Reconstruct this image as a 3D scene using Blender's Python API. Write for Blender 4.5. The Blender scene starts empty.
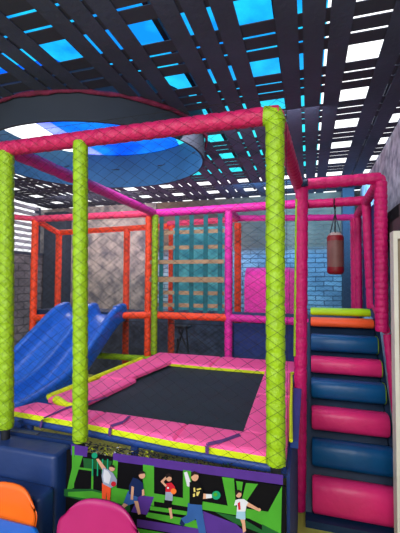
import bpy, math, random
from mathutils import Vector
random.seed(7)
S=bpy.context.scene; COL=S.collection
# ------------------------------------------------------------------ camera maths
F,PT,YW,RL,HC=358.1536,0.0367,0.2937,0.005,1.8
def ray(px,py):
    c,s=math.cos(RL),math.sin(RL); a,b=px-200,py-266.5
    x=(a*c+b*s)/F; u=-(-a*s+b*c)/F
    yr=math.cos(PT)-u*math.sin(PT); z=math.sin(PT)+u*math.cos(PT)
    return x*math.cos(YW)-yr*math.sin(YW), x*math.sin(YW)+yr*math.cos(YW), z
def at(px,py,Y):
    x,y,z=ray(px,py); t=Y/y
    return (x*t,Y,HC+z*t)
# ------------------------------------------------------------------ materials
def lin(c):
    return tuple(((v/255)/12.92 if v/255<=.04045 else ((v/255+.055)/1.055)**2.4) for v in c)+(1,)
def mat(name,c,rough=.6,var=.12,scale=8,bump=0,bscale=60,spec=.4,metal=0,c2=None,coat=0):
    m=bpy.data.materials.new(name); m.use_nodes=True; n=m.node_tree.nodes; l=m.node_tree.links
    p=n['Principled BSDF']; p.inputs['Roughness'].default_value=rough; p.inputs['Metallic'].default_value=metal
    p.inputs['Specular IOR Level'].default_value=spec
    p.inputs['Coat Weight'].default_value=coat
    tc=n.new('ShaderNodeTexCoord'); nz=n.new('ShaderNodeTexNoise'); nz.inputs['Scale'].default_value=scale; nz.inputs['Detail'].default_value=4
    l.new(tc.outputs['Object'],nz.inputs['Vector'])
    r=n.new('ShaderNodeValToRGB'); a=lin(c)
    b=lin(c2) if c2 else tuple(v*(1-var*2) for v in a[:3])+(1,)
    r.color_ramp.elements[0].position=.35; r.color_ramp.elements[1].position=.65
    r.color_ramp.elements[0].color=b; r.color_ramp.elements[1].color=a
    l.new(nz.outputs['Fac'],r.inputs['Fac']); l.new(r.outputs['Color'],p.inputs['Base Color'])
    if bump:
        nb=n.new('ShaderNodeTexNoise'); nb.inputs['Scale'].default_value=bscale; nb.inputs['Detail'].default_value=3
        l.new(tc.outputs['Object'],nb.inputs['Vector'])
        bp=n.new('ShaderNodeBump'); bp.inputs['Strength'].default_value=bump; bp.inputs['Distance'].default_value=.02
        l.new(nb.outputs['Fac'],bp.inputs['Height']); l.new(bp.outputs['Normal'],p.inputs['Normal'])
    return m
def brick(name,c1,c2,mortar,sc,axis,bump=.6,w=.34,h=.13,ms=.012,dist=0.02,stain=None):
    m=bpy.data.materials.new(name); m.use_nodes=True; n=m.node_tree.nodes; l=m.node_tree.links
    p=n['Principled BSDF']; p.inputs['Roughness'].default_value=.85
    tc=n.new('ShaderNodeTexCoord'); sp=n.new('ShaderNodeSeparateXYZ'); cb=n.new('ShaderNodeCombineXYZ')
    l.new(tc.outputs['Object'],sp.inputs[0]); l.new(sp.outputs[axis],cb.inputs[0]); l.new(sp.outputs[2],cb.inputs[1])
    nz=n.new('ShaderNodeTexNoise'); nz.inputs['Scale'].default_value=3; nz.inputs['Detail'].default_value=4
    l.new(tc.outputs['Object'],nz.inputs['Vector'])
    mx=n.new('ShaderNodeMixRGB'); mx.blend_type='ADD'; mx.inputs[0].default_value=dist*2
    l.new(cb.outputs[0],mx.inputs[1]); l.new(nz.outputs['Color'],mx.inputs[2])
    b=n.new('ShaderNodeTexBrick'); b.inputs['Scale'].default_value=sc; b.inputs['Brick Width'].default_value=w; b.inputs['Row Height'].default_value=h
    b.inputs['Mortar Size'].default_value=ms; b.inputs['Mortar Smooth'].default_value=.4
    b.inputs['Color1'].default_value=lin(c1); b.inputs['Color2'].default_value=lin(c2); b.inputs['Mortar'].default_value=lin(mortar)
    l.new(mx.outputs[0],b.inputs['Vector'])
    n2=n.new('ShaderNodeTexNoise'); n2.inputs['Scale'].default_value=2.2; n2.inputs['Detail'].default_value=6; l.new(tc.outputs['Object'],n2.inputs['Vector'])
    r=n.new('ShaderNodeValToRGB'); r.color_ramp.elements[0].position=.3; r.color_ramp.elements[1].position=.7
    r.color_ramp.elements[0].color=(.55,.55,.58,1); r.color_ramp.elements[1].color=(1.25,1.2,1.15,1)
    l.new(n2.outputs['Fac'],r.inputs[0])
    ml=n.new('ShaderNodeMixRGB'); ml.blend_type='MULTIPLY'; ml.inputs[0].default_value=1
    l.new(b.outputs['Color'],ml.inputs[1]); l.new(r.outputs[0],ml.inputs[2]); 
    out=ml.outputs[0]
    if stain:   # (z threshold, colour) painted band above a height
        z,cc=stain
        mr=n.new('ShaderNodeMapRange'); mr.inputs['From Min'].default_value=z-.08; mr.inputs['From Max'].default_value=z+.08
        l.new(sp.outputs[2],mr.inputs['Value'])
        m3=n.new('ShaderNodeMixRGB'); l.new(mr.outputs[0],m3.inputs[0]); l.new(out,m3.inputs[1])
        m4=n.new('ShaderNodeMixRGB'); m4.blend_type='MULTIPLY'; m4.inputs[0].default_value=1; m4.inputs[1].default_value=lin(cc); l.new(r.outputs[0],m4.inputs[2])
        l.new(m4.outputs[0],m3.inputs[2]); out=m3.outputs[0]
    l.new(out,p.inputs['Base Color'])
    ad=n.new('ShaderNodeMath'); ad.operation='SUBTRACT'; l.new(n2.outputs['Fac'],ad.inputs[0]); l.new(b.outputs['Fac'],ad.inputs[1])
    bp=n.new('ShaderNodeBump'); bp.inputs['Strength'].default_value=bump; bp.inputs['Distance'].default_value=.03
    l.new(ad.outputs[0],bp.inputs['Height']); l.new(bp.outputs['Normal'],p.inputs['Normal'])
    return m
def sheet(name,c1,c2,scale=2.5,far=None):
    m=bpy.data.materials.new(name); m.use_nodes=True; n=m.node_tree.nodes; l=m.node_tree.links
    n.remove(n['Principled BSDF']); o=n['Material Output']
    tc=n.new('ShaderNodeTexCoord'); nz=n.new('ShaderNodeTexNoise'); nz.inputs['Scale'].default_value=scale; nz.inputs['Detail'].default_value=5
    l.new(tc.outputs['Object'],nz.inputs['Vector'])
    r=n.new('ShaderNodeValToRGB'); r.color_ramp.elements[0].position=.4; r.color_ramp.elements[1].position=.62
    r.color_ramp.elements[0].color=c1+(1,); r.color_ramp.elements[1].color=c2+(1,); l.new(nz.outputs['Fac'],r.inputs[0])
    out=r.outputs[0]
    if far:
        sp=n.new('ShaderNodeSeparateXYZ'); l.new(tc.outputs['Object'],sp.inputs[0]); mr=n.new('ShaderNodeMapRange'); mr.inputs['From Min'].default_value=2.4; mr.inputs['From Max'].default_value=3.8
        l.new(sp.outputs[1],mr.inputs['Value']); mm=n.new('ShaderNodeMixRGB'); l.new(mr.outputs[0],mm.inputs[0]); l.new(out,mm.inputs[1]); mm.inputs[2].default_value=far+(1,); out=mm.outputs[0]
    t=n.new('ShaderNodeBsdfTransparent'); l.new(out,t.inputs[0])
    tl=n.new('ShaderNodeBsdfTranslucent'); l.new(out,tl.inputs[0])
    mx=n.new('ShaderNodeMixShader'); mx.inputs[0].default_value=.25
    l.new(t.outputs[0],mx.inputs[1]); l.new(tl.outputs[0],mx.inputs[2]); l.new(mx.outputs[0],o.inputs[0])
    return m
M={}
foam=dict(rough=.5,var=.08,scale=25,bump=.5,bscale=45)
M['lime']=mat('lime_vinyl',(142,182,12),**foam)
M['pink']=mat('deep_pink_vinyl',(190,26,88),**foam)
M['hot']=mat('hot_pink_vinyl',(202,12,104),**foam)
M['mag']=mat('magenta_vinyl',(224,36,160),**foam)
M['violet']=mat('violet_pink_vinyl',(196,40,140),**foam)
M['orange']=mat('orange_vinyl',(250,76,34),**foam)
M['coral']=mat('coral_pink_vinyl',(240,70,110),**foam)
M['pad']=mat('pink_pad_vinyl',(255,96,160),rough=.45,var=.04,scale=5,bump=.35,bscale=14)
M['padlime']=mat('lime_pad_vinyl',(216,232,20),rough=.5,var=.06,bump=.3,bscale=20)
M['bed']=mat('black_woven_bed',(26,42,52),rough=.75,var=.12,scale=4,bump=.15,bscale=200)
M['blue']=mat('blue_slide_plastic',(24,98,196),rough=.3,var=.08,scale=3,spec=.5,bump=.08,bscale=12)
M['navy']=mat('navy_vinyl',(22,48,98),rough=.42,var=.1,scale=6,bump=.15,bscale=12)
M['navyd']=mat('dark_navy_vinyl',(6,44,80),rough=.55,var=.1,scale=6,bump=.15,bscale=20)
M['rail']=mat('blue_rail_paint',(30,66,140),rough=.5)
M['rblue']=mat('blue_roll_vinyl',(0,80,132),rough=.4,var=.06,scale=6,bump=.2,bscale=14)
M['rpink']=mat('pink_roll_vinyl',(226,44,116),rough=.4,var=.06,scale=6,bump=.3,bscale=14)
M['rlime']=mat('lime_roll_vinyl',(178,228,14),rough=.45,var=.04)
M['rorange']=mat('orange_roll_vinyl',(255,96,44),rough=.45,var=.04)
M['net']=mat('black_cord',(16,18,24),rough=.9,var=.02)
M['pnet']=mat('pale_cord',(60,66,80),rough=.9,var=.02)
M['slat']=mat('slate_boards',(58,66,90),rough=.75,var=.12,scale=3,bump=.2,bscale=30)
M['slat2']=mat('slate_cross_boards',(50,54,72),rough=.8,var=.12,scale=3)
M['drumout']=mat('drum_outside',(44,52,66),rough=.8,var=.08,scale=3)
M['drumin']=mat('drum_inside',(30,84,120),rough=.7,var=.12,scale=3,bump=.2,bscale=20)
M['rim']=mat('pink_rim_foam',(112,26,62),rough=.8,var=.2,scale=14,bump=.8,bscale=30)
M['wood']=mat('raw_wood',(120,80,55),rough=.8,var=.2)
M['teal']=mat('teal_webbing',(0,96,104),rough=.7,var=.1,bump=.2,bscale=90)
M['tan']=mat('tan_webbing',(168,138,104),rough=.7,var=.15,bump=.2,bscale=90)
M['bag']=mat('brown_bag_leather',(118,78,72),rough=.5,var=.12,scale=10,bump=.2,bscale=30)
M['bagred']=mat('red_bag_band',(128,16,30),rough=.45,var=.08)
M['bagwhite']=mat('pale_bag_patch',(190,170,165),rough=.5)
M['plaster']=mat('rough_grey_plaster',(196,196,212),rough=.95,var=.25,scale=9,bump=1,bscale=16,c2=(128,130,150))
M['floor']=mat('olive_floor_mat',(205,205,96),rough=.6,var=.15,scale=3,bump=.15,bscale=60)
M['lintel']=mat('dark_brown_board',(72,58,64),rough=.8,var=.1)
M['jamb']=mat('off_white_frame',(214,210,196),rough=.5,var=.04)
M['door']=mat('beige_wood_door',(150,134,106),rough=.55,var=.12,scale=5)
M['metal']=mat('brushed_metal',(170,172,176),rough=.35,var=.05,metal=.8)
M['steel']=mat('dark_steel',(40,42,48),rough=.5,var=.05,metal=.5)
M['orchair']=mat('orange_chair_plastic',(236,100,20),rough=.4,var=.03,spec=.4)
M['mgchair']=mat('magenta_chair_plastic',(160,16,96),rough=.4,var=.03,spec=.4)
M['table']=mat('bright_blue_tabletop',(0,112,214),rough=.4,var=.04)
M['strap']=mat('purple_strap',(92,52,116),rough=.7,var=.1)
M['pillar']=mat('slate_blue_paint',(44,52,68),rough=.8,var=.1)
M['cream']=mat('pale_louvre_paint',(150,150,166),rough=.7,var=.06)
M['sidemat']=mat('dark_blue_mesh',(24,52,112),rough=.8,var=.15,scale=20)
M['tealsheet']=mat('teal_mesh_sheet',(104,204,204),rough=.8,var=.25,scale=7,c2=(50,150,165))
for k,c in dict(b_black=(9,8,13),b_green=(72,160,46),b_dgreen=(30,92,44),b_purple=(82,48,138),b_skin=(214,160,132),b_hair=(38,26,26),b_white=(214,216,226),b_grey=(150,160,184),b_redor=(236,84,44),b_navy=(22,38,84),b_jean=(50,92,160),b_red=(200,30,50),b_teal=(20,150,110),b_or=(246,120,50),b_lblue=(150,190,214),b_yel=(220,200,110)).items():
    M[k]=mat(k[2:]+'_print_ink',tuple(v*.9 for v in c),rough=.8,var=.06,scale=14,spec=.1)
M['back']=brick('painted_brick_back',(128,150,166),(104,126,146),(62,78,96),1,0,w=.26,h=.075,ms=.008,stain=(2.27,(98,84,74)))
M['lowshade']=mat('lower_wall_shade',(62,68,88),rough=.9,scale=6,bump=.8,bscale=12,c2=(36,40,56))  # gloom of the low back wall put into the colour
M['stone']=mat('rough_stone_wall',(150,140,136),rough=.95,scale=5,bump=1,bscale=14,c2=(86,84,92))
M['left']=brick('grey_block_left',(112,106,116),(96,92,102),(70,68,78),1,1,w=.3,h=.14)
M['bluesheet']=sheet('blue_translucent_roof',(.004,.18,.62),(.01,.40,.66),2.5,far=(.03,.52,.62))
M['deepsheet']=sheet('deep_blue_tarp',(.10,.12,.9),(.3,.36,1.0),1.5)
# ------------------------------------------------------------------ mesh builder
class MB:
    def __init__(s): s.v=[];s.f=[];s.m=[];s.mats=[];s.sm=[]
    def mi(s,m):
        m=M[m] if isinstance(m,str) else m
        if m not in s.mats: s.mats.append(m)
        return s.mats.index(m)
    def add(s,vs,fs,m,smooth=False):
        o=len(s.v); s.v+= [tuple(v) for v in vs]; i=s.mi(m)
        for f in fs: s.f.append([o+k for k in f]); s.m.append(i); s.sm.append(smooth)
    def box(s,x0,x1,y0,y1,z0,z1,m):
        s.add([(x0,y0,z0),(x1,y0,z0),(x1,y1,z0),(x0,y1,z0),(x0,y0,z1),(x1,y0,z1),(x1,y1,z1),(x0,y1,z1)],
              [(3,2,1,0),(4,5,6,7),(0,1,5,4),(1,2,6,5),(2,3,7,6),(3,0,4,7)],m)
    def prism(s,poly,z0,z1,m,ms=None):      # poly in XY
        n=len(poly); vs=[(x,y,z0) for x,y in poly]+[(x,y,z1) for x,y in poly]
        s.add(vs,[tuple(range(n,2*n))],m); s.add(vs,[tuple(range(n-1,-1,-1))]+[(i,(i+1)%n,n+(i+1)%n,n+i) for i in range(n)],ms or m)
    def prismx(s,poly,x0,x1,m,ms=None):     # poly in YZ, extruded along X
        n=len(poly); vs=[(x0,y,z) for y,z in poly]+[(x1,y,z) for y,z in poly]
        s.add(vs,[(i,(i+1)%n,n+(i+1)%n,n+i) for i in range(n)],m)
        s.add(vs,[tuple(range(n-1,-1,-1)),tuple(range(n,2*n))],ms or m)
    def tube(s,pts,r,m,n=12,cap=True,smooth=True,rad=None):
        pts=[Vector(p) for p in pts]; rings=[]
        up=None
        for i,p in enumerate(pts):
            d=(pts[min(i+1,len(pts)-1)]-pts[max(i-1,0)]).normalized()
            if up is None: up=d.orthogonal().normalized()
            up=(up-d*up.dot(d)).normalized(); b=d.cross(up)
            rr=rad[i] if rad else r
            rings.append([p+up*math.cos(2*math.pi*k/n)*rr+b*math.sin(2*math.pi*k/n)*rr for k in range(n)])
        vs=[v for R in rings for v in R]; fs=[]
        for i in range(len(rings)-1):
            for k in range(n):
                a=i*n+k;b2=i*n+(k+1)%n; fs.append((a,b2,b2+n,a+n))
        s.add(vs,fs,m,smooth)
        if cap: s.add(vs,[tuple(range(n-1,-1,-1)),tuple(range(len(vs)-n,len(vs)))],m)
    def foam(s,a,b,r,m,pitch=.07,n=14):     # foam sleeve bound with tape: slightly pinched rings
        a=Vector(a);b=Vector(b);L=(b-a).length;k=max(2,int(L/pitch)); pts=[];rad=[]
        for i in range(k):
            for t,q in ((0,.93),(.12,1),(.5,1.03),(.88,1)):
                pts.append(a.lerp(b,(i+t)/k)); rad.append(r*q*(1+random.uniform(-.02,.02)))
        pts.append(b);rad.append(r*.93)
        s.tube(pts,r,m,n,rad=rad)
    def rbox(s,x0,x1,y0,y1,z0,z1,r,m):      # box with rounded XY corners and softened top
        def ring(i):
            P=[]
            for cx,cy,a0 in ((x1-r,y1-r,0),(x0+r,y1-r,90),(x0+r,y0+r,180),(x1-r,y0+r,270)):
                for k in range(5):
                    a=math.radians(a0+k*22.5); P.append((cx+math.cos(a)*(r-i),cy+math.sin(a)*(r-i)))
            return P
        e=min(r*.6,.02); L=[(z0,0),(z1-e,0),(z1-e*.3,e*.3),(z1,e)]
        vs=[];
        for z,i in L: vs+=[(x,y,z) for x,y in ring(i)]
        n=20; fs=[(j*n+k,j*n+(k+1)%n,(j+1)*n+(k+1)%n,(j+1)*n+k) for j in range(3) for k in range(n)]
        s.add(vs,fs,m,True); s.add(vs,[tuple(range(3*n,4*n)),tuple(range(n-1,-1,-1))],m)
    def build(s,name,parent=None,loc=None):
        me=bpy.data.meshes.new(name); me.from_pydata(s.v,[],s.f)
        for m in s.mats: me.materials.append(m)
        for i,p in enumerate(me.polygons): p.material_index=s.m[i]; p.use_smooth=s.sm[i]
        me.update(); o=bpy.data.objects.new(name,me); COL.objects.link(o)
        if parent: o.parent=parent; o.matrix_parent_inverse=Matrix.Translation(-PW(parent))
        return o
from mathutils import Matrix
def PW(o):
    v=Vector(o.location)
    if o.parent: v=v+PW(o.parent)+o.matrix_parent_inverse.translation
    return v
def tag(o,label,cat,group=None,kind=None):
    if label:o['label']=label
    if cat:o['category']=cat
    if group:o['group']=group
    if kind:o['kind']=kind
    return o
def thing(name,label,cat,loc,group=None):
    o=bpy.data.objects.new(name,None); COL.objects.link(o); o.location=loc; o.empty_display_size=.1
    return tag(o,label,cat,group)
def struct(o): o['kind']='structure'; return o
def lab(o,t): o['label']=t; return o

# ------------------------------------------------------------------ setting
b=MB(); b.box(-5.3,1.9,-2.5,6.15,-.1,0,'floor'); struct(b.build('floor'))
b=MB(); b.box(-2.65,1.9,6.0,6.15,0,3.2,'back'); b.box(-5.3,-2.65,5.98,6.15,0,3.2,'stone'); struct(b.build('wall_back'))
b=MB(); b.box(-5.0,.66,5.95,5.98,0,1.12,'lowshade'); struct(b.build('wall_back_shade'))  # added dark slab: painted shade on the back wall below platform height
b=MB(); b.box(-5.15,-5.0,-1,6.0,0,2.25,'left'); b.box(-5.16,-4.99,-1,6.0,2.25,2.3,'slat2'); struct(b.build('wall_left'))
b=MB()
for z in (2.36,2.47,2.58,2.69,2.80,2.91,3.02,3.13): b.box(-5.12,-5.04,-1,5.75,z,z+.05,'cream')
for y in (2.2,3.4,4.6,5.75): b.box(-5.14,-5.06,y,y+.08,2.3,3.2,'slat')
struct(b.build('trim_1'))
b=MB(); b.box(.78,.95,-1,6.0,0,3.24,'plaster'); struct(b.build('wall_right'))
b=MB(); b.box(.50,.66,5.7,5.98,0,3.18,'pillar'); struct(b.build('trim_2'))
b=MB(); b.box(-4.95,-4.45,5.8,5.99,0,3.1,'pillar'); struct(b.build('trim_3'))
b=MB(); b.box(.70,.779,3.2,4.22,2.22,2.42,'lintel'); b.box(.60,.779,2.66,3.22,2.13,2.24,'lintel'); struct(b.build('trim_4'))
# ceiling lattice: lower boards run in depth, upper boards run across, in threes with an open bay between
EX,EY,RX,RY=-2.05,3.15,1.10,.97
ZC=3.2
b=MB()
def cut(c,lo,hi,alongY,half):
    out=[]
    if alongY: d=1-((abs(c-EX)-half if abs(c-EX)>half else 0)/RX)**2
    else: d=1-((abs(c-EY)-half if abs(c-EY)>half else 0)/RY)**2
    if d<=0: return [(lo,hi)]
    h=math.sqrt(d)*(RY if alongY else RX)+.0; e=EY if alongY else EX
    return [(lo,e-h),(e+h,hi)]
k=-9
while k<4:
    x0=.335+.594*k      # centre of an open bay
    for x in (x0+.095,x0+.095+.142,x0+.095+.284):
        if -5<x<.66:
            for lo,hi in cut(x+.06,-1.2,6.0,True,.0): b.box(x,min(x+.118,.775),lo,hi,ZC,ZC+.006,'slat')
    k+=1
k=-5
while k<9:
    y0=2.275+.53*k
    for y in (y0+.175,y0+.175+.122,y0+.175+.244):
        if y<5.88:
            for lo,hi in cut(y+.05,-5.0,.775,False,.0): b.box(lo,hi,y,y+.101,ZC+.009,ZC+.014,'slat2')
    k+=1
struct(b.build('ceiling'))
b=MB()
for x in (-4.2,-3.3,-.87,-.185,.9-.3):
    b.box(x,x+.035,-1.2,6.0,ZC+.12,ZC+.15,'slat2')
struct(b.build('trim_5'))
# blue roof sheeting above the boards
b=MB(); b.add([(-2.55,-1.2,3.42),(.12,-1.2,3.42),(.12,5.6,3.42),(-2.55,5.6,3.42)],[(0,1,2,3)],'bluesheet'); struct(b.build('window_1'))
b=MB(); b.add([(-2.60,2.1,3.39),(-1.75,2.1,3.39),(-1.35,3.3,3.39),(-1.5,4.2,3.39),(-2.75,4.2,3.39)],[(0,1,2,3,4)],'deepsheet'); struct(b.build('window_2'))
# round ceiling well
b=MB(); n=72
def er(ax,ay,z): return [(EX+math.cos(2*math.pi*k/n)*ax,EY+math.sin(2*math.pi*k/n)*ay,z) for k in range(n)]
o0=er(RX,RY,2.98);o1=er(RX,RY,3.40);i0=er(RX-.02,RY-.02,2.98);i1=er(RX-.02,RY-.02,3.40)
b.add(o0+o1,[(k,(k+1)%n,n+(k+1)%n,n+k) for k in range(n)],'drumout',True)
b.add(i0+i1,[(k,n+k,n+(k+1)%n,(k+1)%n) for k in range(n)],'drumin',True)
b.add(o0+i0,[(k,n+k,n+(k+1)%n,(k+1)%n) for k in range(n)],'drumout')
struct(b.build('trim_6'))
b=MB(); pts=[(EX+math.cos(2*math.pi*k/90)*(RX+.02),EY+math.sin(2*math.pi*k/90)*(RY+.02),ZC-.008+random.uniform(-.006,.006)) for k in range(91)]
b.tube(pts,.016,'rim',8,rad=[.014+random.uniform(-.004,.008) for _ in pts]); struct(b.build('trim_7'))

# door at the right
b=MB(); b.box(.525,.55,2.56,2.66,0,2.12,'jamb'); b.box(.55,1.45,2.56,2.66,2.07,2.12,'jamb'); b.box(1.45,1.5,2.56,2.66,0,2.12,'jamb')
b.box(.55,1.45,2.6,2.64,0,2.07,'door'); dr=struct(b.build('door_1'))
b=MB(); b.tube([(.60,2.6,1.52),(.60,2.55,1.52),(.575,2.54,1.515),(.70,2.54,1.51)],.012,'metal',8); b.build('door_handle',dr)

# ------------------------------------------------------------------ trampoline enclosure frame
YF,YB,YR=1.675,3.82,4.35; XL,XM,XR=-1.71,-1.19,-.145; ZT=2.57
fr=thing('enclosure_frame','foam padded square frame around trampoline with lime corner posts and deep pink top bars','play frame',(-.93,2.7,0))
for (x,y,r,z0,xb) in ((XL,YF,.043,.945,XL+.045),(XM,YF-.012,.040,.945,XM+.03),(XR,YF,.044,.972,XR)):
    q=MB(); q.foam((xb,y,z0),(x,y,ZT-.02),r,'lime'); q.tube([(xb,y,0),(xb,y,z0)],.024,'steel'); lab(q.build('post',fr),'lime green foam covered post')
q=MB(); q.foam((-1.685,YB-.04,.95),(-1.685,YB-.04,ZT-.03),.036,'lime'); q.tube([(-1.685,YB-.04,0),(-1.685,YB-.04,1)],.02,'steel'); lab(q.build('post',fr),'slim lime foam post at the back')
q=MB(); q.foam((XL-.03,YF,ZT),(XR+.02,YF,ZT),.043,'pink'); lab(q.build('top_bar',fr),'deep pink front top bar')
q=MB(); q.foam((XL,YF,ZT),(XL,YB,ZT),.043,'violet',pitch=.2); lab(q.build('top_bar',fr),'violet pink left top bar')
q=MB(); q.foam((XR,YF,ZT),(-.03,YB,ZT),.043,'pink'); lab(q.build('top_bar',fr),'deep pink right top bar')
q=MB(); q.tube([(XR-.05,YF,ZT-.0),(XR,YF,ZT-.005),(XR+.005,YF,ZT-.04)],.047,'lime'); q.build('corner_cap',fr)

# trampoline
tr=thing('trampoline','black trampoline bed ringed by pink pads with lime edges','trampoline',(-.9,2.6,0))
q=MB(); q.box(-1.45,-.3,1.9,3.36,.925,.94,'bed'); q.build('jumping_bed',tr)
def pad(name,poly,z0,z1,pinkedge=()):
    q=MB(); n=len(poly)
    cx=sum(p[0] for p in poly)/n; cy=sum(p[1] for p in poly)/n
    ins=[(x+(cx-x)*.0+ .014*(1 if x<cx else -1), y+.014*(1 if y<cy else -1)) for x,y in poly]
    ins2=[(x+.03*(1 if x<cx else -1), y+.03*(1 if y<cy else -1)) for x,y in poly]
    vs=[(x,y,z0) for x,y in poly]+[(x,y,z1-.016) for x,y in poly]+[(x,y,z1-.003) for x,y in ins]+[(x,y,z1) for x,y in ins2]
    sd=[(j*n+i,j*n+(i+1)%n,(j+1)*n+(i+1)%n,(j+1)*n+i) for j in (0,) for i in range(n)]
    tp=[(j*n+i,j*n+(i+1)%n,(j+1)*n+(i+1)%n,(j+1)*n+i) for j in (1,2) for i in range(n)]
    [q.add(vs,[f],'pad' if i in pinkedge else 'padlime') for i,f in enumerate(sd)]; q.add(vs,tp+[tuple(range(3*n,4*n))],'pad'); q.add(vs,[tuple(range(n-1,-1,-1))],'padlime')
    o=q.build(name,tr); 
    return o
pad('edge_pad',[(-1.785,1.83),(-1.2,1.795),(-1.2,1.975),(-1.40,1.975),(-1.73,1.99)],.945,.992,(1,2,3,4))
pad('edge_pad',[(-1.2,1.795),(-.66,1.738),(-.66,1.955),(-1.2,1.975)],.945,.992,(1,2,3))
pad('edge_pad',[(-.66,1.738),(-.105,1.715),(-.105,1.94),(-.66,1.955)],.945,.992,(1,2,3))
pad('edge_pad',[(-1.72,2.09),(-1.43,1.985),(-1.36,2.7),(-1.63,2.72)],.95,.990,(0,1,2,3))
pad('edge_pad',[(-1.65,2.62),(-1.42,2.60),(-1.30,3.33),(-1.61,3.35)],.962,1.002,(0,1,2,3))
pad('edge_pad',[(-.345,1.94),(-.105,1.94),(-.127,2.62),(-.365,2.62)],.945,.985,(0,1,2,3))
pad('edge_pad',[(-.365,2.622),(-.127,2.622),(-.152,3.31),(-.38,3.31)],.945,.985,(0,1,2,3))
pad('edge_pad',[(-1.62,3.35),(-.9,3.315),(-.9,3.76),(-1.62,3.76)],.945,.985)
pad('edge_pad',[(-.895,3.315),(-.115,3.315),(-.115,3.76),(-.895,3.76)],.945,.985)
q=MB(); q.tube([(-1.74,2.12,.975),(-1.69,2.6,.985),(-1.63,3.35,.99)],.024,'padlime',8); lab(q.build('pad_edging',tr),'lime edging along the left pads')
q=MB(); q.tube([(-1.42,2.0,.99),(-1.52,2.02,.975),(-1.66,2.10,.97)],.03,'padlime',rad=[.01,.022,.03]); q.build('pad_flap',tr)
# blue rail and legs
q=MB(); q.tube([(-1.76,1.86,.918),(-1.2,1.82,.918),(-.66,1.765,.918),(-.12,1.74,.918)],.024,'rail',10); q.tube([(-.12,1.74,.905),(-.12,3.78,.905)],.026,'rail',10); q.tube([(-1.7,1.8,.905),(-1.65,3.78,.905)],.026,'rail',10); q.tube([(-1.65,3.78,.905),(-.12,3.78,.905)],.026,'rail',10); q.build('frame_rail',tr)
for x,y in ((-1.66,1.86),(-.14,1.72),(-.14,3.74),(-1.62,3.74),(-.9,1.78)):
    q=MB(); q.tube([(x,y,0),(x,y,.9)],.022,'rail',10); q.build('leg',tr)
# messy cords hanging under the rail
q=MB(); 
for i in range(420):
    x=random.uniform(-1.22,-.13); y=random.uniform(1.645,1.74); z=random.uniform(.885,.915)
    mm=random.choice(['net']*9+['padlime','pnet','b_white','b_yel','navyd'] if x<-.7 else ['net','net','net','net','pnet','net','b_dgreen'])
    a=random.uniform(0,3.14); L=random.uniform(.01,.03)
    q.tube([(x,y,z),(x+math.cos(a)*L*.5,y-.006,z+math.sin(a)*L*.4),(x+math.cos(a)*L,y,z-L*.3)],.0022,mm,5)
o=q.build('lacing_cord',tr); o['kind']='stuff'
# right side skirt
q=MB(); q.box(-.1,-.085,1.70,2.9,0,.93,'sidemat'); q.prism([(-.097,1.95),(-.055,1.95),(-.055,2.9),(-.128,2.9)],.93,.965,'rail'); q.prism([(-.142,3.05),(-.05,3.05),(-.05,3.3),(-.148,3.3)],.93,.965,'rail'); q.build('side_skirt',tr)
q=MB(); q.tube([(-.09,1.93,.975),(-.112,2.4,.98),(-.131,2.97,.98),(-.148,3.3,.98),(-.06,3.32,.98)],.010,'padlime',8); lab(q.build('skirt_edging',tr),'lime edging cord on the blue side skirt')
def onz(px,py,z):
    x,y,w=ray(px,py); t=(z-HC)/w; return (x*t,y*t,z)
# straps over the pads
for (pts) in ([at(40,428,1.80),at(42,420,1.80),onz(44,418,.998),onz(66,408,.998),onz(91,401,1.0),onz(107,397,.975)],
              [at(109.5,436,1.765),at(110,428,1.77),onz(111,426,1.0),onz(123,422,1.0),onz(129.5,416,1.0)],
              [at(207,454,1.712),at(207,446,1.712),onz(208,444,1.0),onz(222,441,1.0),onz(240,434.5,1.0)],):
    st=MB()
    for a,c in zip(pts,pts[1:]):
        a=Vector(a);c=Vector(c); d=(c-a).normalized(); s=d.cross(Vector((0,-.7,.7))).normalized()*.009
        st.add([a-s,a+s,c+s,c-s],[(0,1,2,3)],'strap')
    lab(st.build('tie_strap',tr),'purple tie strap over the pad')

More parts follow.
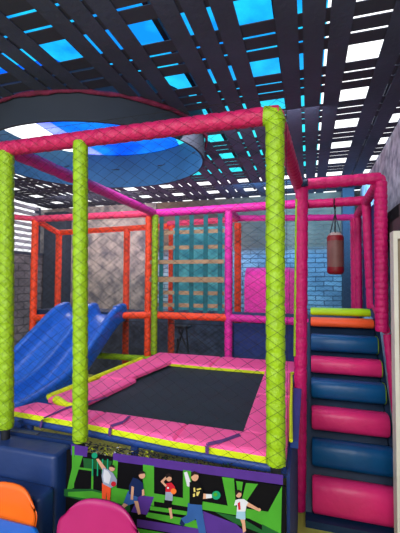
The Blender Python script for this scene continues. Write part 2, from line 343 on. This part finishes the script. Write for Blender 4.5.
# ------------------------------------------------------------------ printed banner
bn=thing('printed_banner','printed banner of purple green and black with five ball players under trampoline edge','banner',(-.65,1.66,0))
BY=1.625
def bp(px,py,l): return at(px,py,BY-.001*l)
def poly(q,pts,m,l): 
    q.add([bp(x,y,l) for x,y in pts],[tuple(range(len(pts)))],m)
def disc(q,cx,cy,r,m,l,ry=None,n=14):
    poly(q,[(cx+math.cos(2*math.pi*k/n)*r,cy+math.sin(2*math.pi*k/n)*(ry or r)) for k in range(n)],m,l)
q=MB(); x0=-1.215;x1=-.10
q.box(x0,x1,BY,BY+.012,.02,.905,'b_black'); q.build('banner_sheet',bn)
q=MB(); lay=1
for m,pts in (('b_purple',[(113,453),(283,475),(283,485),(113,461)]),('b_purple',[(71,444),(88,447),(87,457),(71,455)]),
 ('b_green',[(75,455),(83,456),(72,490),(67,489)]),('b_green',[(72,446),(74.5,446),(74,488),(72,488)]),
 ('b_dgreen',[(83,458),(112,461),(110,470),(84,468)]),
 ('b_green',[(73,466.5),(93.5,469),(93.5,471.2),(73,468.5)]),('b_green',[(91.5,470),(93.5,470),(93,495),(91,495)]),
 ('b_dgreen',[(64,489),(92,489),(130,498),(130,512),(64,496)]),('b_green',[(68,492),(92,491),(130,500),(130,505),(68,496)]),
 ('b_green',[(113,460),(118,461),(116.5,488),(110,487)]),('b_green',[(111,487),(140,492),(154,496),(154,506),(111,498)]),
 ('b_green',[(143,464.5),(154,466),(154,500),(143,496)]),('b_green',[(183,470),(191,471),(192,501),(183,499)]),
 ('b_green',[(152,493),(183,498),(235,507),(270,512),(270,524),(235,515),(152,501)]),
 ('b_green',[(150,506),(205,514),(205,518),(150,510)]),
 ('b_green',[(146,512),(213,523),(206,531),(146,517)]),('b_purple',[(137,519),(201,529),(201,538),(137,527)]),
 ('b_green',[(135,528),(201,539),(201,560),(130,560)]),('b_purple',[(139,495),(154,497),(147,515),(131,512)]),
 ('b_purple',[(203,511),(236,524),(262,548),(215,548),(204,528)]),('b_dgreen',[(215,512),(240,517),(262,530),(262,534),(236,524)]),
 ('b_green',[(222,477),(234,478.5),(236,509),(228,507)]),('b_green',[(236,481),(243,482),(241,496),(238,494)]),
 ('b_green',[(246,483),(258,484),(246,502),(242,499)]),('b_green',[(282,486),(281,534),(250,519),(268,512)]),
 ('b_dgreen',[(281,534),(281,560),(262,545),(262,524)])):
    poly(q,pts,m,lay); lay+=.2
for x in (92,97,102,107): poly(q,[(x,459),(x+1.3,459),(x+1,476),(x-.2,476)],'b_teal',7.3)
q.build('banner_print',bn)
def player(lbl,shapes):
    q=MB(); l=8
    for s in shapes:
        if s[0]=='d': disc(q,s[2],s[3],s[4],s[1],l,*s[5:])
        else: poly(q,s[2],s[1],l)
        l+=.35
    lab(q.build('printed_player',bn),lbl)
D,P='d','p'
player('printed player in white top and orange trousers holding up a green ball',[(P,'b_skin',[(96,459),(98.5,458.5),(106,468),(103,471)]),(D,'b_teal',94.5,455.5,3),(P,'b_redor',[(102,483),(111,485),(110,501),(107,501),(106.5,492),(105.5,501),(102,501)]),
 (P,'b_grey',[(103,467.5),(108,469.5),(113,473),(117,480),(116.5,485),(111,488),(103,484),(101.5,476)]),(P,'b_white',[(104,469),(108,471),(111,476),(109,484),(104,482),(103,476)]),(D,'b_skin',112,468.5,2.9,),(P,'b_hair',[(109.5,467),(110.5,465),(113.5,465),(115,467.5),(114,468),(112,467)]),(D,'b_red',113.5,484,2.6)])
player('printed player in navy shirt and shorts striding forward',[(P,'b_jean',[(128,491),(138,495),(137,503),(132,504),(127,506),(123,504)]),(P,'b_skin',[(134,501),(138,501),(141,515),(138.5,516)]),(P,'b_skin',[(124,503),(128,505),(120,511),(119,508)]),(P,'b_black',[(137,515),(141,514),(143.5,518),(142,519.5),(137,519)]),
 (P,'b_navy',[(133,477.5),(138,479),(143,483),(144,494),(138,497),(129,494),(129,486)]),(P,'b_skin',[(131.5,486),(134,487),(133,500),(130.5,499.5)]),(P,'b_skin',[(142,490),(144,489),(144.5,495),(142,496)]),(D,'b_skin',142,475.5,3.2,),(P,'b_hair',[(138.7,475),(139.5,471.5),(143,470.8),(145.5,473),(143.5,473.6),(140.5,474)])])
player('printed player in red and grey top with an orange ball',[(P,'b_skin',[(168,505),(171,505),(172.8,518),(170.5,519)]),(P,'b_black',[(164.5,499.5),(172.5,500),(171,508),(168,508),(163,507.5)]),(P,'b_grey',[(165.5,491),(173,491),(172.5,501),(165,500)]),(P,'b_red',[(166,483.5),(171.5,482.5),(175,487),(174,492),(165.5,492)]),
 (P,'b_skin',[(160.5,481.5),(165.5,476.5),(167,478),(163.5,482),(167,485.5),(165.5,487)]),(D,'b_skin',169,478.8,2.7,),(P,'b_hair',[(165.8,478.5),(166,474.5),(169,473),(172,475.5),(172,477.5),(169,476.6)]),(D,'b_or',173.5,491.3,2.9),(D,'b_white',168,488,1.0)])
player('printed player in black shirt and jeans throwing a teal ball',[(P,'b_jean',[(188,503),(201.5,503.5),(203,515),(206,533),(205.5,545),(201.5,545),(196,519),(188,523),(181.5,524),(180.5,519),(187,515)]),(P,'b_navy',[(181,519),(185,524),(183,527),(179.5,524)]),(P,'b_white',[(184,472.5),(187,471.5),(191,483),(189,487),(187,486)]),
 (P,'b_black',[(189.5,482),(198,482.5),(201.5,486),(204,493),(202,505),(189.5,504)]),(P,'b_skin',[(203.5,493.5),(207,494),(207,498.5),(203,499)]),(P,'b_white',[(206,494),(212,494.3),(212,498),(206,498.5)]),(D,'b_skin',194.8,476.8,3.7,4.4),(P,'b_hair',[(190.7,477),(191.2,472.5),(194.5,471),(198.3,473),(198.3,475),(194.5,474.3),(192.4,476)]),(D,'b_teal',216.2,495.3,4.4),(D,'b_green',215.4,494.6,2.0),
 (P,'b_yel',[(193.5,488),(195,487.5),(195.5,492),(193.8,492)]),(P,'b_yel',[(196.5,489),(201,488),(201.2,489.2),(197.5,490.4)]),(P,'b_yel',[(196.5,492),(200,491.4),(198,496),(196.5,495.6)]),(P,'b_yel',[(193,494),(195,493.4),(195,496.5),(193,497)])])
player('printed child in white shirt and pale shorts with one arm out',[(P,'b_skin',[(239.5,517),(244.5,517),(246,531),(243,533),(242,524)]),(P,'b_lblue',[(236.8,510),(245.3,510),(245.5,519.5),(241,519.5),(236,518)]),(P,'b_skin',[(247,501.5),(259,508.6),(258,511),(245.5,505.5)]),(P,'b_white',[(235.5,500),(239,499),(244,499),(248.5,502.5),(246.5,505.5),(245.5,511.5),(236.8,511.5),(237,505),(234,505.5)]),(D,'b_skin',238.6,494.3,2.9,3.4),(P,'b_hair',[(235.4,496),(235.4,491.5),(238.5,489.6),(241.6,491.5),(241,493),(238.6,492.5),(236.5,495)]),(D,'b_skin',259.2,509.8,1.7),(P,'b_red',[(237.5,503.5),(240,501.5),(240.6,509.5),(238.5,510)])])

# ------------------------------------------------------------------ step block
sb=thing('step_block','navy padded two step block at the foot of the trampoline','step block',(-1.5,1.6,0))
q=MB(); q.rbox(-2.2,-1.255,1.585,1.735,0,.885,.03,'navy'); q.build('upper_step',sb)
q=MB(); q.rbox(-2.2,-1.235,1.455,1.575,0,.745,.03,'navy'); q.build('lower_step',sb)
q=MB(); q.box(-2.2,-1.24,1.74,1.79,.0,.90,'navy'); q.box(-1.64,-1.50,1.735,1.76,.9,.905,'pnet'); q.build('back_pad',sb)

# ------------------------------------------------------------------ chairs and table
def chair(name,label,m,cx,yb,ztop,w,rz=0):
    t=thing(name,label,'chair',(cx,yb-.2,0)); 
    q=MB(); nx,nz=16,14; vs=[]
    zb=.47
    for side in (0,1):
        for j in range(nz+1):
            v=j/nz; z=zb+(ztop-zb)*v
            for i in range(nx+1):
                u=-1+2*i/nx
                # rounded outline
                hw=w/2*(1-.12*(1-v))*(1-max(0,(v-.6)/.4)**4*.16)
                zz=z-(abs(u)**3.5)*.07*v**3
                x=cx+u*hw; y=yb-.035*u*u*1.0+.05*(v-1)+(.012 if side else 0)
                vs.append((x,y,zz))
    W=nx+1;N=(nx+1)*(nz+1); fs=[]
    for j in range(nz):
        for i in range(nx):
            a=j*W+i; fs.append((a,a+1,a+W+1,a+W)); fs.append((N+a+W,N+a+W+1,N+a+1,N+a))
    for i in range(nx): fs.append((nz*W+i,nz*W+i+1,N+nz*W+i+1,N+nz*W+i)); fs.append((i+1,i,N+i,N+i+1))
    for j in range(nz): 
        a=j*W; fs.append((a+W,a,N+a,N+a+W)); a=j*W+nx; fs.append((a,a+W,N+a+W,N+a))
    q.add(vs,fs,m,True); q.build('backrest',t)
    q=MB(); vs=[]
    for side in (0,1):
        for j in range(11):
            v=j/10
            for i in range(13):
                u=-1+2*i/12; hw=w/2*.92*(1-.25*max(0,(v-.7)/.3)**2)
                vs.append((cx+u*hw,yb-.03-v*.38,.45+.012*u*u-.02*math.sin(v*3.1)-.03*max(0,v-.8)*5*.4-(.012 if side else 0)))
    N=143;fs=[]
    for j in range(10):
        for i in range(12):
            a=j*13+i; fs.append((a,a+13,a+14,a+1)); fs.append((N+a+1,N+a+14,N+a+13,N+a))
    q.add(vs,fs,m,True); q.build('seat',t)
    for sx in (-1,1):
        for (ya,yc) in ((yb-.08,yb-.01),(yb-.34,yb-.38)):
            q=MB(); q.tube([(cx+sx*w*.36,ya,.44),(cx+sx*w*.42,yc,0)],.011,'metal',8); q.build('leg',t)
    return t
chair('plastic_chair','orange plastic chair with rounded back at the blue table','orchair',-1.355,1.40,.83,.38)
chair('plastic_chair','magenta pink plastic chair in front of printed banner','mgchair',-.855,1.40,.84,.41)
tb=thing('side_table','bright blue table corner in front of the orange chair','table',(-1.5,1.0,0))
q=MB(); q.rbox(-2.0,-1.09,.7,1.335,.70,.725,.07,'table'); q.build('tabletop',tb)
for x in (-1.9,-1.16):
    for y in (.78,1.2):
        q=MB(); q.tube([(x,y,0),(x,y,.70)],.018,'metal',8); q.build('leg',tb)

# ------------------------------------------------------------------ rear platform frame
pf=thing('platform_frame','raised play platform of orange and magenta foam posts behind trampoline','play frame',(-1.5,4.1,0))
def part(name,a,c,r,m,label=None,pitch=.09):
    q=MB(); q.foam(a,c,r,m,pitch=pitch); o=q.build(name,pf)
    if label: o['label']=label
for x,y,m,z1,l in ((-3.40,YB,'orange',2.57,'orange foam post'),(-1.79,YB+.02,'orange',2.55,'orange foam post'),(-3.45,YR,'orange',2.46,'orange foam post'),(-2.355,YR,'orange',2.5,'orange foam post'),(-1.70,YR,'orange',2.5,'orange foam post'),(-.83,YR,'orange',2.5,'orange foam post'),(-.83,YB,'mag',2.55,'magenta foam post'),(.50,YR,'hot',2.5,'hot pink foam post')):
    part('post',(x,y,0),(x,y,z1),.042,m,l)
part('top_bar',(-3.4,YB,ZT+.01),(-1.7,YB,ZT),.042,'coral','coral pink front top bar')
part('top_bar',(-4.9,3.05,2.68),(-3.4,YB,ZT+.01),.035,'coral','coral pink bar running to the side wall')
part('top_bar',(-1.7,YB,ZT),(-.03,YB,ZT+.02),.045,'mag','magenta top bar behind the trampoline')
part('top_bar',(-3.45,YR,2.47),(-1.76,YR,2.5),.038,'orange','orange rear top bar')
part('top_bar',(-1.76,YR,2.53),(-.83,YR,2.55),.036,'coral','coral rear top bar')
part('top_bar',(-.83,YR,2.56),(.53,YR,2.51),.036,'mag','magenta rear top bar')
part('top_bar',(-3.4,YB,ZT),(-3.45,YR,2.46),.038,'orange'); part('top_bar',(-.83,YB,ZT),(-.83,YR,2.56),.036,'mag')
part('mid_rail',(-3.4,YB,1.30),(-2.95,YB,1.32),.04,'orange','orange mid rail')
part('mid_rail',(-2.13,YB,1.37),(-1.79,YB,1.385),.04,'orange','orange mid rail')
part('mid_rail',(-1.79,YB,1.39),(-.83,YB,1.39),.04,'orange','orange mid rail under the strap net')
part('mid_rail',(-.83,YB,1.39),(.0,YB,1.375),.04,'mag','magenta mid rail')
part('mid_rail',(-3.45,YR,1.3),(-1.76,YR,1.36),.036,'orange','orange rear rail')
part('low_rail',(-4.3,YB,.86),(-1.72,YB,.885),.035,'lime','lime green low rail')
q=MB(); q.box(-3.4,.5,YB+.05,YR-.05,1.34,1.40,'navyd'); q.box(-.80,-.04,YB+.0,YB+.06,1.405,1.45,'navy'); q.build('deck',pf)
q=MB(); q.prism([(-.82,YB+.04),(-.03,YB+.04),(-.03,YB+.05),(-.82,YB+.05)],.2,1.33,'sidemat'); lab(q.build('skirt_panel',pf),'dark blue mesh panel below the deck')

# ------------------------------------------------------------------ strap climbing net
sn=thing('strap_net','woven climbing net of teal vertical and tan horizontal webbing straps','climbing net',(-1.27,YB+.02,1.4))
for x in (-1.62,-1.43,-1.255,-1.09,-.925):
    q=MB(); N=24; 
    for j in range(N):
        z0=2.53-(2.53-1.42)*j/N; z1=2.53-(2.53-1.42)*(j+1)/N; ya=YB-.004; yb=YB-.004
        q.add([(x-.026,ya,z0),(x+.026,ya,z0),(x+.026,yb,z1),(x-.026,yb,z1)],[(3,2,1,0)],'teal')
    q.build('vertical_strap',sn)
for i,z in enumerate((2.34,2.165,2.0,1.80,1.65,1.51)):
    q=MB(); xs=[-1.76+ .88*k/20 for k in range(21)]
    for j in range(20):
        d0=(-.014 if i in (2,3) else .008); ya=YB+d0; yb=YB+d0; h=.022 if i!=3 else .03
        q.add([(xs[j],ya,z-h),(xs[j+1],yb,z-h),(xs[j+1],yb,z+h),(xs[j],ya,z+h)],[(0,1,2,3)],'tan')
    q.build('horizontal_strap',sn)
q=MB(); q.box(-1.66,-.88,YR-.06,YR-.05,1.42,2.46,'tealsheet'); tag(q.build('mesh_sheet'),'teal mesh sheet hanging behind the strap climbing net','sheet')
# small dark stand seen under the platform
t=thing('folding_stand','small dark folding stand on the ground beneath the strap net','stand',(-1.6,YR+.2,0))
for a,c in (((-1.68,4.55,1.15),(-1.50,4.55,.78)),((-1.60,4.55,1.18),(-1.72,4.55,.75)),((-1.58,4.6,1.18),(-1.50,4.65,0)),((-1.70,4.6,1.0),(-1.76,4.65,0))):
    q=MB(); q.tube([a,c],.012,'steel',8); q.build('leg',t)
q=MB(); q.box(-1.72,-1.52,4.5,4.66,1.15,1.18,'steel'); q.build('top',t)

# ------------------------------------------------------------------ pink padded hump
q=MB(); prof=[(3.93,1.402),(3.93,1.70)]
for k in range(9):
    a=math.radians(180-k*11.25); prof.append((4.10+.17*math.cos(a),1.74+.20*math.sin(a)))
prof+= [(4.25,1.94),(4.28,1.402)]
hp=thing('padded_hump','magenta padded hump with rounded top sitting on the raised deck','soft block',(-.4,4.1,1.4))
q.prismx(prof,-.675,-.20,'mag','mag'); lab(q.build('hump_front',hp),'wide magenta section')
q=MB(); q.prismx([(y,z-.004) for y,z in prof],-.195,-.09,'violet','violet'); lab(q.build('hump_end',hp),'darker pink end section')

# ------------------------------------------------------------------ double slide
sl=thing('double_slide','blue plastic double lane slide descending left of the trampoline','slide',(-2.5,3.0,0))
path=[(3.90,1.49),(3.80,1.50),(3.66,1.44),(3.52,1.34),(3.38,1.225),(3.22,1.11),(3.06,1.005),(2.9,.92),(2.74,.865),(2.57,.835),(2.35,.82),(2.15,.815),(1.98,.82)]
RIM=[(-2.93,.07,-.02),(-2.53,.0,0),(-2.137,.045,.0)]
def cross():
    P=[]
    def rim(x,i):
        return [(x-.034,-.02,i),(x-.03,-.004,i),(x-.014,.008,i),(x+.014,.008,i),(x+.03,-.004,i),(x+.034,-.02,i)]
    def lane(xa,xb,i,j):
        out=[]
        for k in range(1,8):
            t=k/8; out.append((xa+(xb-xa)*t,-.135+.10*abs(2*t-1)**5,(i,j,t)))
        return out
    P+=[(-2.968,-.16,0)]+rim(RIM[0][0],0)+lane(-2.90,-2.564,0,1)+rim(RIM[1][0],1)+lane(-2.496,-2.171,1,2)+rim(RIM[2][0],2)+[(-2.10,-.20,2)]
    return P
C=cross()
q=MB(); vs=[]
for (y,z) in path:
    s=min(1,max(0,(3.75-y)/.5))*min(1,max(.3,(y-1.9)/.8))
    for (x,dz,i) in C:
        if isinstance(i,tuple): off=RIM[i[0]][1]*(1-i[2])+RIM[i[1]][1]*i[2]
        else: off=RIM[i][1]
        vs.append((x,y,z+dz+off*s))
n=len(C); q.add(vs,[(a*n+k,a*n+k+1,(a+1)*n+k+1,(a+1)*n+k) for a in range(len(path)-1) for k in range(n-1)],'blue',True)
o=q.build('slide_bed',sl); md=o.modifiers.new('t','SOLIDIFY'); md.thickness=.012; md.offset=-1
md=o.modifiers.new('s','SUBSURF'); md.levels=1; md.render_levels=2
q=MB(); q.box(-2.17,-2.11,3.70,3.88,1.36,1.49,'blue'); q.build('mounting_lip',sl)
q=MB(); q.box(-2.95,-2.89,3.76,3.88,1.33,1.46,'blue'); q.build('mounting_lip',sl)
for x in (-2.9,-2.2):
    q=MB(); q.tube([(x,3.2,0),(x,3.2,.93)],.02,'steel',8); q.build('leg',sl); q=MB(); q.tube([(x,2.2,0),(x,2.2,.66)],.02,'steel',8); q.build('leg',sl)

# ------------------------------------------------------------------ roll staircase
sc_=thing('roll_stairs','steep padded stair of eight pink blue lime and orange rolls on navy backing','stairs',(.3,3.2,0))
Ys=[2.88,3.02,3.16,3.30,3.44,3.58,3.72,3.84]
zt=[.315,.54,.748,.945,1.108,1.291,1.389+.045,1.52]; zb=[.055,.335,.565,.778,.962,1.132,1.345,1.443]
MZ=['rpink','rblue','rpink','rblue','rpink','rblue','rorange','rlime']
XE=[.605,.605,.60,.60,.60,.595,.585,.575]
names=dict(rpink='pink',rblue='blue',rorange='orange',rlime='lime green')
for i in range(8):
    q=MB(); zc=(zt[i]+zb[i])/2; h=(zt[i]-zb[i])/2; d=.085; pr_=[]
    N=20
    for k in range(N):
        a=2*math.pi*k/N; c,s=math.cos(a),math.sin(a)
        e=.72
        pr_.append((Ys[i]+ .03+ d*math.copysign(abs(c)**e,c), zc+h*math.copysign(abs(s)**e,s)))
    x0,x1=.02,XE[i]; bev=.016
    vs=[];xs=[(x0,.9),(x0+bev,1),(x1-bev,1),(x1,.9)]
    for x,f in xs: vs+=[(x,Ys[i]+.03+(y-Ys[i]-.03)*f,zc+(z-zc)*f) for y,z in pr_]
    q.add(vs,[(j*N+k,j*N+(k+1)%N,(j+1)*N+(k+1)%N,(j+1)*N+k) for j in range(3) for k in range(N)],MZ[i],True)
    q.add(vs,[tuple(range(N-1,-1,-1)),tuple(range(3*N,4*N))],MZ[i])
    r=lab(q.build('step_roll',sc_),names[MZ[i]]+' padded roll')
    if i in (3,4,5):
        q=MB(); pr2=[(x1+.003,Ys[i]+.03+(y-Ys[i]-.03)*.93,zc+(z-zc)*.93) for y,z in pr_]; pr3=[(x1-.006,Ys[i]+.03+(y-Ys[i]-.03)*1.03,zc+(z-zc)*1.03) for y,z in pr_]
        q.add(pr3+pr2,[(k,(k+1)%N,N+(k+1)%N,N+k) for k in range(N)]+[tuple(range(N,2*N))],'rlime',True); lab(q.build('roll_cap',r),'lime trim on the roll end')
q=MB()
q.prismx([(2.93,0),(3.03,0),(3.98,1.40),(3.88,1.42)],-.01,.625,'navyd','navyd')
q.prismx([(2.86,0),(2.93,0),(3.9,1.45),(3.83,1.45)],-.03,.015,'navyd'); q.prismx([(2.86,0),(2.93,0),(3.9,1.45),(3.83,1.45)],.605,.645,'navyd')
q.box(-.03,.645,2.79,2.95,0,.05,'navyd')
q.build('backing',sc_)
sf=thing('stair_frame','hot pink foam padded gate frame around the roll stairs','play frame',(.25,3.2,0))
def sp(name,a,c,r,m,l=None,pitch=.09):
    q=MB(); q.foam(a,c,r,m,pitch=pitch); o=q.build(name,sf)
    if l:o['label']=l
sp('post',(-.076,2.96,0.02),(-.045,2.98,ZT-.02),.049,'hot','hot pink left front post',.12)
sp('post',(.525,2.98,1.42),(.53,2.98,ZT-.02),.046,'hot','crinkled hot pink right front post',.045)
sp('side_rail',(.56,2.97,1.40),(.66,2.80,.0),.030,'hot','pink rail sloping down beside the rolls')
sp('top_bar',(-.045,2.98,ZT),(.53,2.98,ZT+.01),.044,'hot','hot pink front top bar')
sp('post',(.568,3.71,1.54),(.535,3.71,ZT-.04),.042,'hot')
sp('post',(.53,4.28,1.42),(.53,4.28,ZT-.08),.038,'hot')
sp('top_bar',(.53,2.98,ZT),(.53,4.3,ZT-.04),.042,'hot')
sp('top_bar',(-.03,YB,ZT+.01),(.53,YB-.08,ZT),.044,'hot','hot pink bar the punching bag hangs from')
q=MB(); q.tube([(-.045,2.925,ZT-.03),(-.045,2.93,ZT+.04)],.03,'navyd',8); q.tube([(-.10,2.94,ZT),(.0,2.92,ZT)],.03,'navyd',8); lab(q.build('corner_joint',sf),'dark corner joint')
q=MB(); q.tube([(.55,2.97,1.43),(.575,3.2,1.475),(.59,3.5,1.51),(.59,3.68,1.56)],.03,'hot'); lab(q.build('knee_bend',sf),'pink bend where post meets stairs')
q=MB(); q.box(.575,.585,3.05,4.3,1.45,2.5,'sidemat'); lab(q.build('blue_lit_panel',sf),'added dark blue panel in place of the blue-lit wall beyond')  # added panel; its colour stands in for blue light on the wall beyond
q=MB(); q.foam((-.105,2.95,1.2),(-.085,2.96,2.45),.012,'lime'); lab(q.build('edge_strip',sf),'thin lime edging strip')

# ------------------------------------------------------------------ punching bag
pb=thing('punching_bag','brown and red punching bag hanging above the top of the stairs','punching bag',(.257,3.76,1.88))
bx,by=.257,3.76
def lathe(name,prof,m,par=pb,l=None):
    q=MB(); N=24; vs=[]
    for r,z in prof: vs+=[(bx+math.cos(2*math.pi*k/N)*r,by+math.sin(2*math.pi*k/N)*r,z) for k in range(N)]
    q.add(vs,[(j*N+k,j*N+(k+1)%N,(j+1)*N+(k+1)%N,(j+1)*N+k) for j in range(len(prof)-1) for k in range(N)],m,True)
    q.add(vs,[tuple(range(N-1,-1,-1)),tuple(range(len(vs)-N,len(vs)))],m)
    o=q.build(name,par)
    if l:o['label']=l
lathe('bag_body',[(.076,1.93),(.079,1.98),(.078,2.17),(.076,2.19)],'bag')
lathe('bottom_band',[(.05,1.858),(.072,1.868),(.079,1.89),(.079,1.93)],'bagred',l='dark red bottom band')
lathe('top_band',[(.079,2.188),(.079,2.228),(.07,2.24)],'bagred',l='dark red top band')
lathe('collar',[(.068,2.24),(.055,2.262),(.03,2.275)],'bagwhite',l='pale top cap')
q=MB()
for dx,dy in ((-.05,0),(.05,0),(0,-.05),(0,.05)): q.tube([(bx+dx,by+dy,2.255),(bx+dx*.2,by+dy*.2,2.42),(bx,by,2.46)],.005,'steel',6)
q.tube([(bx,by,2.45),(bx,by,ZT-.02)],.007,'steel',6); q.tube([(bx-.012,by-.06,ZT+.03),(bx-.012,by-.06,ZT-.06),(bx,by,2.5)],.006,'steel',6); q.build('hanging_straps',pb)

# ------------------------------------------------------------------ nets (diamond cord mesh)
def net(name,label,P,U,V,w,h,cw,ch,r,m='net'):
    # P origin, U,V unit vectors; diagonals of a diamond mesh clipped to w x h
    q=MB(); P=Vector(P);U=Vector(U);V=Vector(V); k=ch/cw
    N=int((w+h/k)/cw)+2
    Nn=U.cross(V).normalized()
    def seg(a,c):
        d=(c-a).normalized(); s=d.cross(Nn).normalized()*r; t=Nn*r
        vs=[a-s,a+t,a+s,a-t,c-s,c+t,c+s,c-t]
        q.add(vs,[(0,1,5,4),(1,2,6,5),(2,3,7,6),(3,0,4,7)],m)
    for i in range(-N,N+1):
        for sgn in (1,-1):
            # line v = sgn*k*(u-u0)
            u0=i*cw
            if sgn==1:
                ua=max(0,u0); ub=min(w,u0+h/k)
                if ub-ua>1e-3: seg(P+U*ua+V*(k*(ua-u0)),P+U*ub+V*(k*(ub-u0)))
            else:
                ua=max(0,u0-h/k); ub=min(w,u0)
                if ub-ua>1e-3: seg(P+U*ua+V*(k*(u0-ua)),P+U*ub+V*(k*(u0-ub)))
    q.tube([P,P+U*w,P+U*w+V*h,P+V*h,P],r*2,m,5)
    return tag(q.build(name),label,'net','safety nets of the trampoline enclosure')
X=(1,0,0);Z=(0,0,1)
net('safety_net','black diamond mesh safety net across the front of the trampoline',(XL-.05,YF-.056,.96),X,Z,XR-XL+.105,ZT-.96+.06,.088,.058,.0007)
net('safety_net','black diamond mesh safety net on the slide side of the trampoline',(XL-.056,YF,.98),(0,1,0),Z,YB-YF,ZT-.98,.09,.06,.0007)
net('safety_net','black diamond mesh safety net along the back of the trampoline',(XL,YB-.09,1.0),X,Z,1.6,ZT-1.0,.09,.06,.0009,'pnet')
q=None
nn=net('safety_net','dark diamond mesh net hanging between the orange posts behind slide',(-3.38,YB+.01,1.40),X,Z,1.58,1.12,.09,.06,.001,'pnet'); nn['group']='nets of the raised platform'
nn=net('safety_net','dark diamond mesh net below the orange rail behind slide',(-3.38,YB+.03,.2),X,Z,2.6,1.1,.08,.06,.0018,'net'); nn['group']='nets of the raised platform'
nn=net('safety_net','dark diamond mesh net behind the magenta padded hump',(-.83,YR+.05,1.42),X,Z,1.34,1.08,.09,.06,.001,'pnet'); nn['group']='nets of the raised platform'

# ------------------------------------------------------------------ light
def area(name,loc,rot,sx,sy,power,color):
    L=bpy.data.lights.new(name,'AREA'); L.shape='RECTANGLE'; L.size=sx; L.size_y=sy; L.energy=power; L.color=color
    o=bpy.data.objects.new(name,L); COL.objects.link(o); o.location=loc; o.rotation_euler=[math.radians(a) for a in rot]; return o
area('daylight_from_open_side',(-.6,-1.4,2.9),(62,0,8),3.0,1.6,165,(1,.97,.95))
area('blue_wall_lamp',(-.2,5.0,3.1),(40,0,0),1.6,.2,75,(.15,.6,1.0))
area('left_wall_lamp',(-3.4,4.9,3.1),(35,0,0),1.6,.3,48,(1,.9,.85))
area('platform_fill',(-1.2,2.9,3.1),(50,0,0),2.6,.4,36,(1,.9,.97))  # added fill light, brightens the platform and the back area
L=bpy.data.lights.new('well_fill','POINT'); L.energy=5; L.color=(0,.55,1); L.shadow_soft_size=.1; lo=bpy.data.objects.new('well_fill',L); COL.objects.link(lo); lo.location=(-1.3,3.2,3.3)  # added cyan fill, brightens the inside of the ceiling well
area('purple_lamp',(-1.9,4.9,1.75),(180,0,0),3.0,.2,26,(1,.35,.6))
w=bpy.data.worlds.new('sky'); S.world=w; w.use_nodes=True; n=w.node_tree.nodes; l=w.node_tree.links
bg=n['Background']; bg.inputs[1].default_value=1.0
tc=n.new('ShaderNodeTexCoord'); sx=n.new('ShaderNodeSeparateXYZ'); l.new(tc.outputs['Generated'],sx.inputs[0])
r=n.new('ShaderNodeValToRGB'); r.color_ramp.elements[0].position=.0; r.color_ramp.elements[0].color=(.85,.86,.9,1); r.color_ramp.elements[1].position=.3; r.color_ramp.elements[1].color=(1.9,1.95,2.0,1)
l.new(sx.outputs[2],r.inputs[0]); l.new(r.outputs[0],bg.inputs[0])
# ------------------------------------------------------------------ camera
cd=bpy.data.cameras.new('camera'); cam=bpy.data.objects.new('camera',cd); COL.objects.link(cam)
cam.location=(0,0,HC); cd.sensor_fit='VERTICAL'; cd.sensor_height=36; cd.lens=F/533*36; cd.clip_start=.02
fwd=Vector((-math.sin(YW)*math.cos(PT),math.cos(YW)*math.cos(PT),math.sin(PT)))
right=Vector((math.cos(YW),math.sin(YW),0)); up=right.cross(fwd)
c,s=math.cos(RL),math.sin(RL)
# image x axis = right*c - ... (image content rotated clockwise by RL)
rx=right*c+up*s; ux=up*c-right*s
m=Matrix((rx,ux,-fwd)).transposed().to_4x4(); m.translation=cam.location; cam.matrix_world=m
S.camera=cam
S.view_settings.view_transform='Standard'; S.view_settings.look='None'; S.view_settings.exposure=0
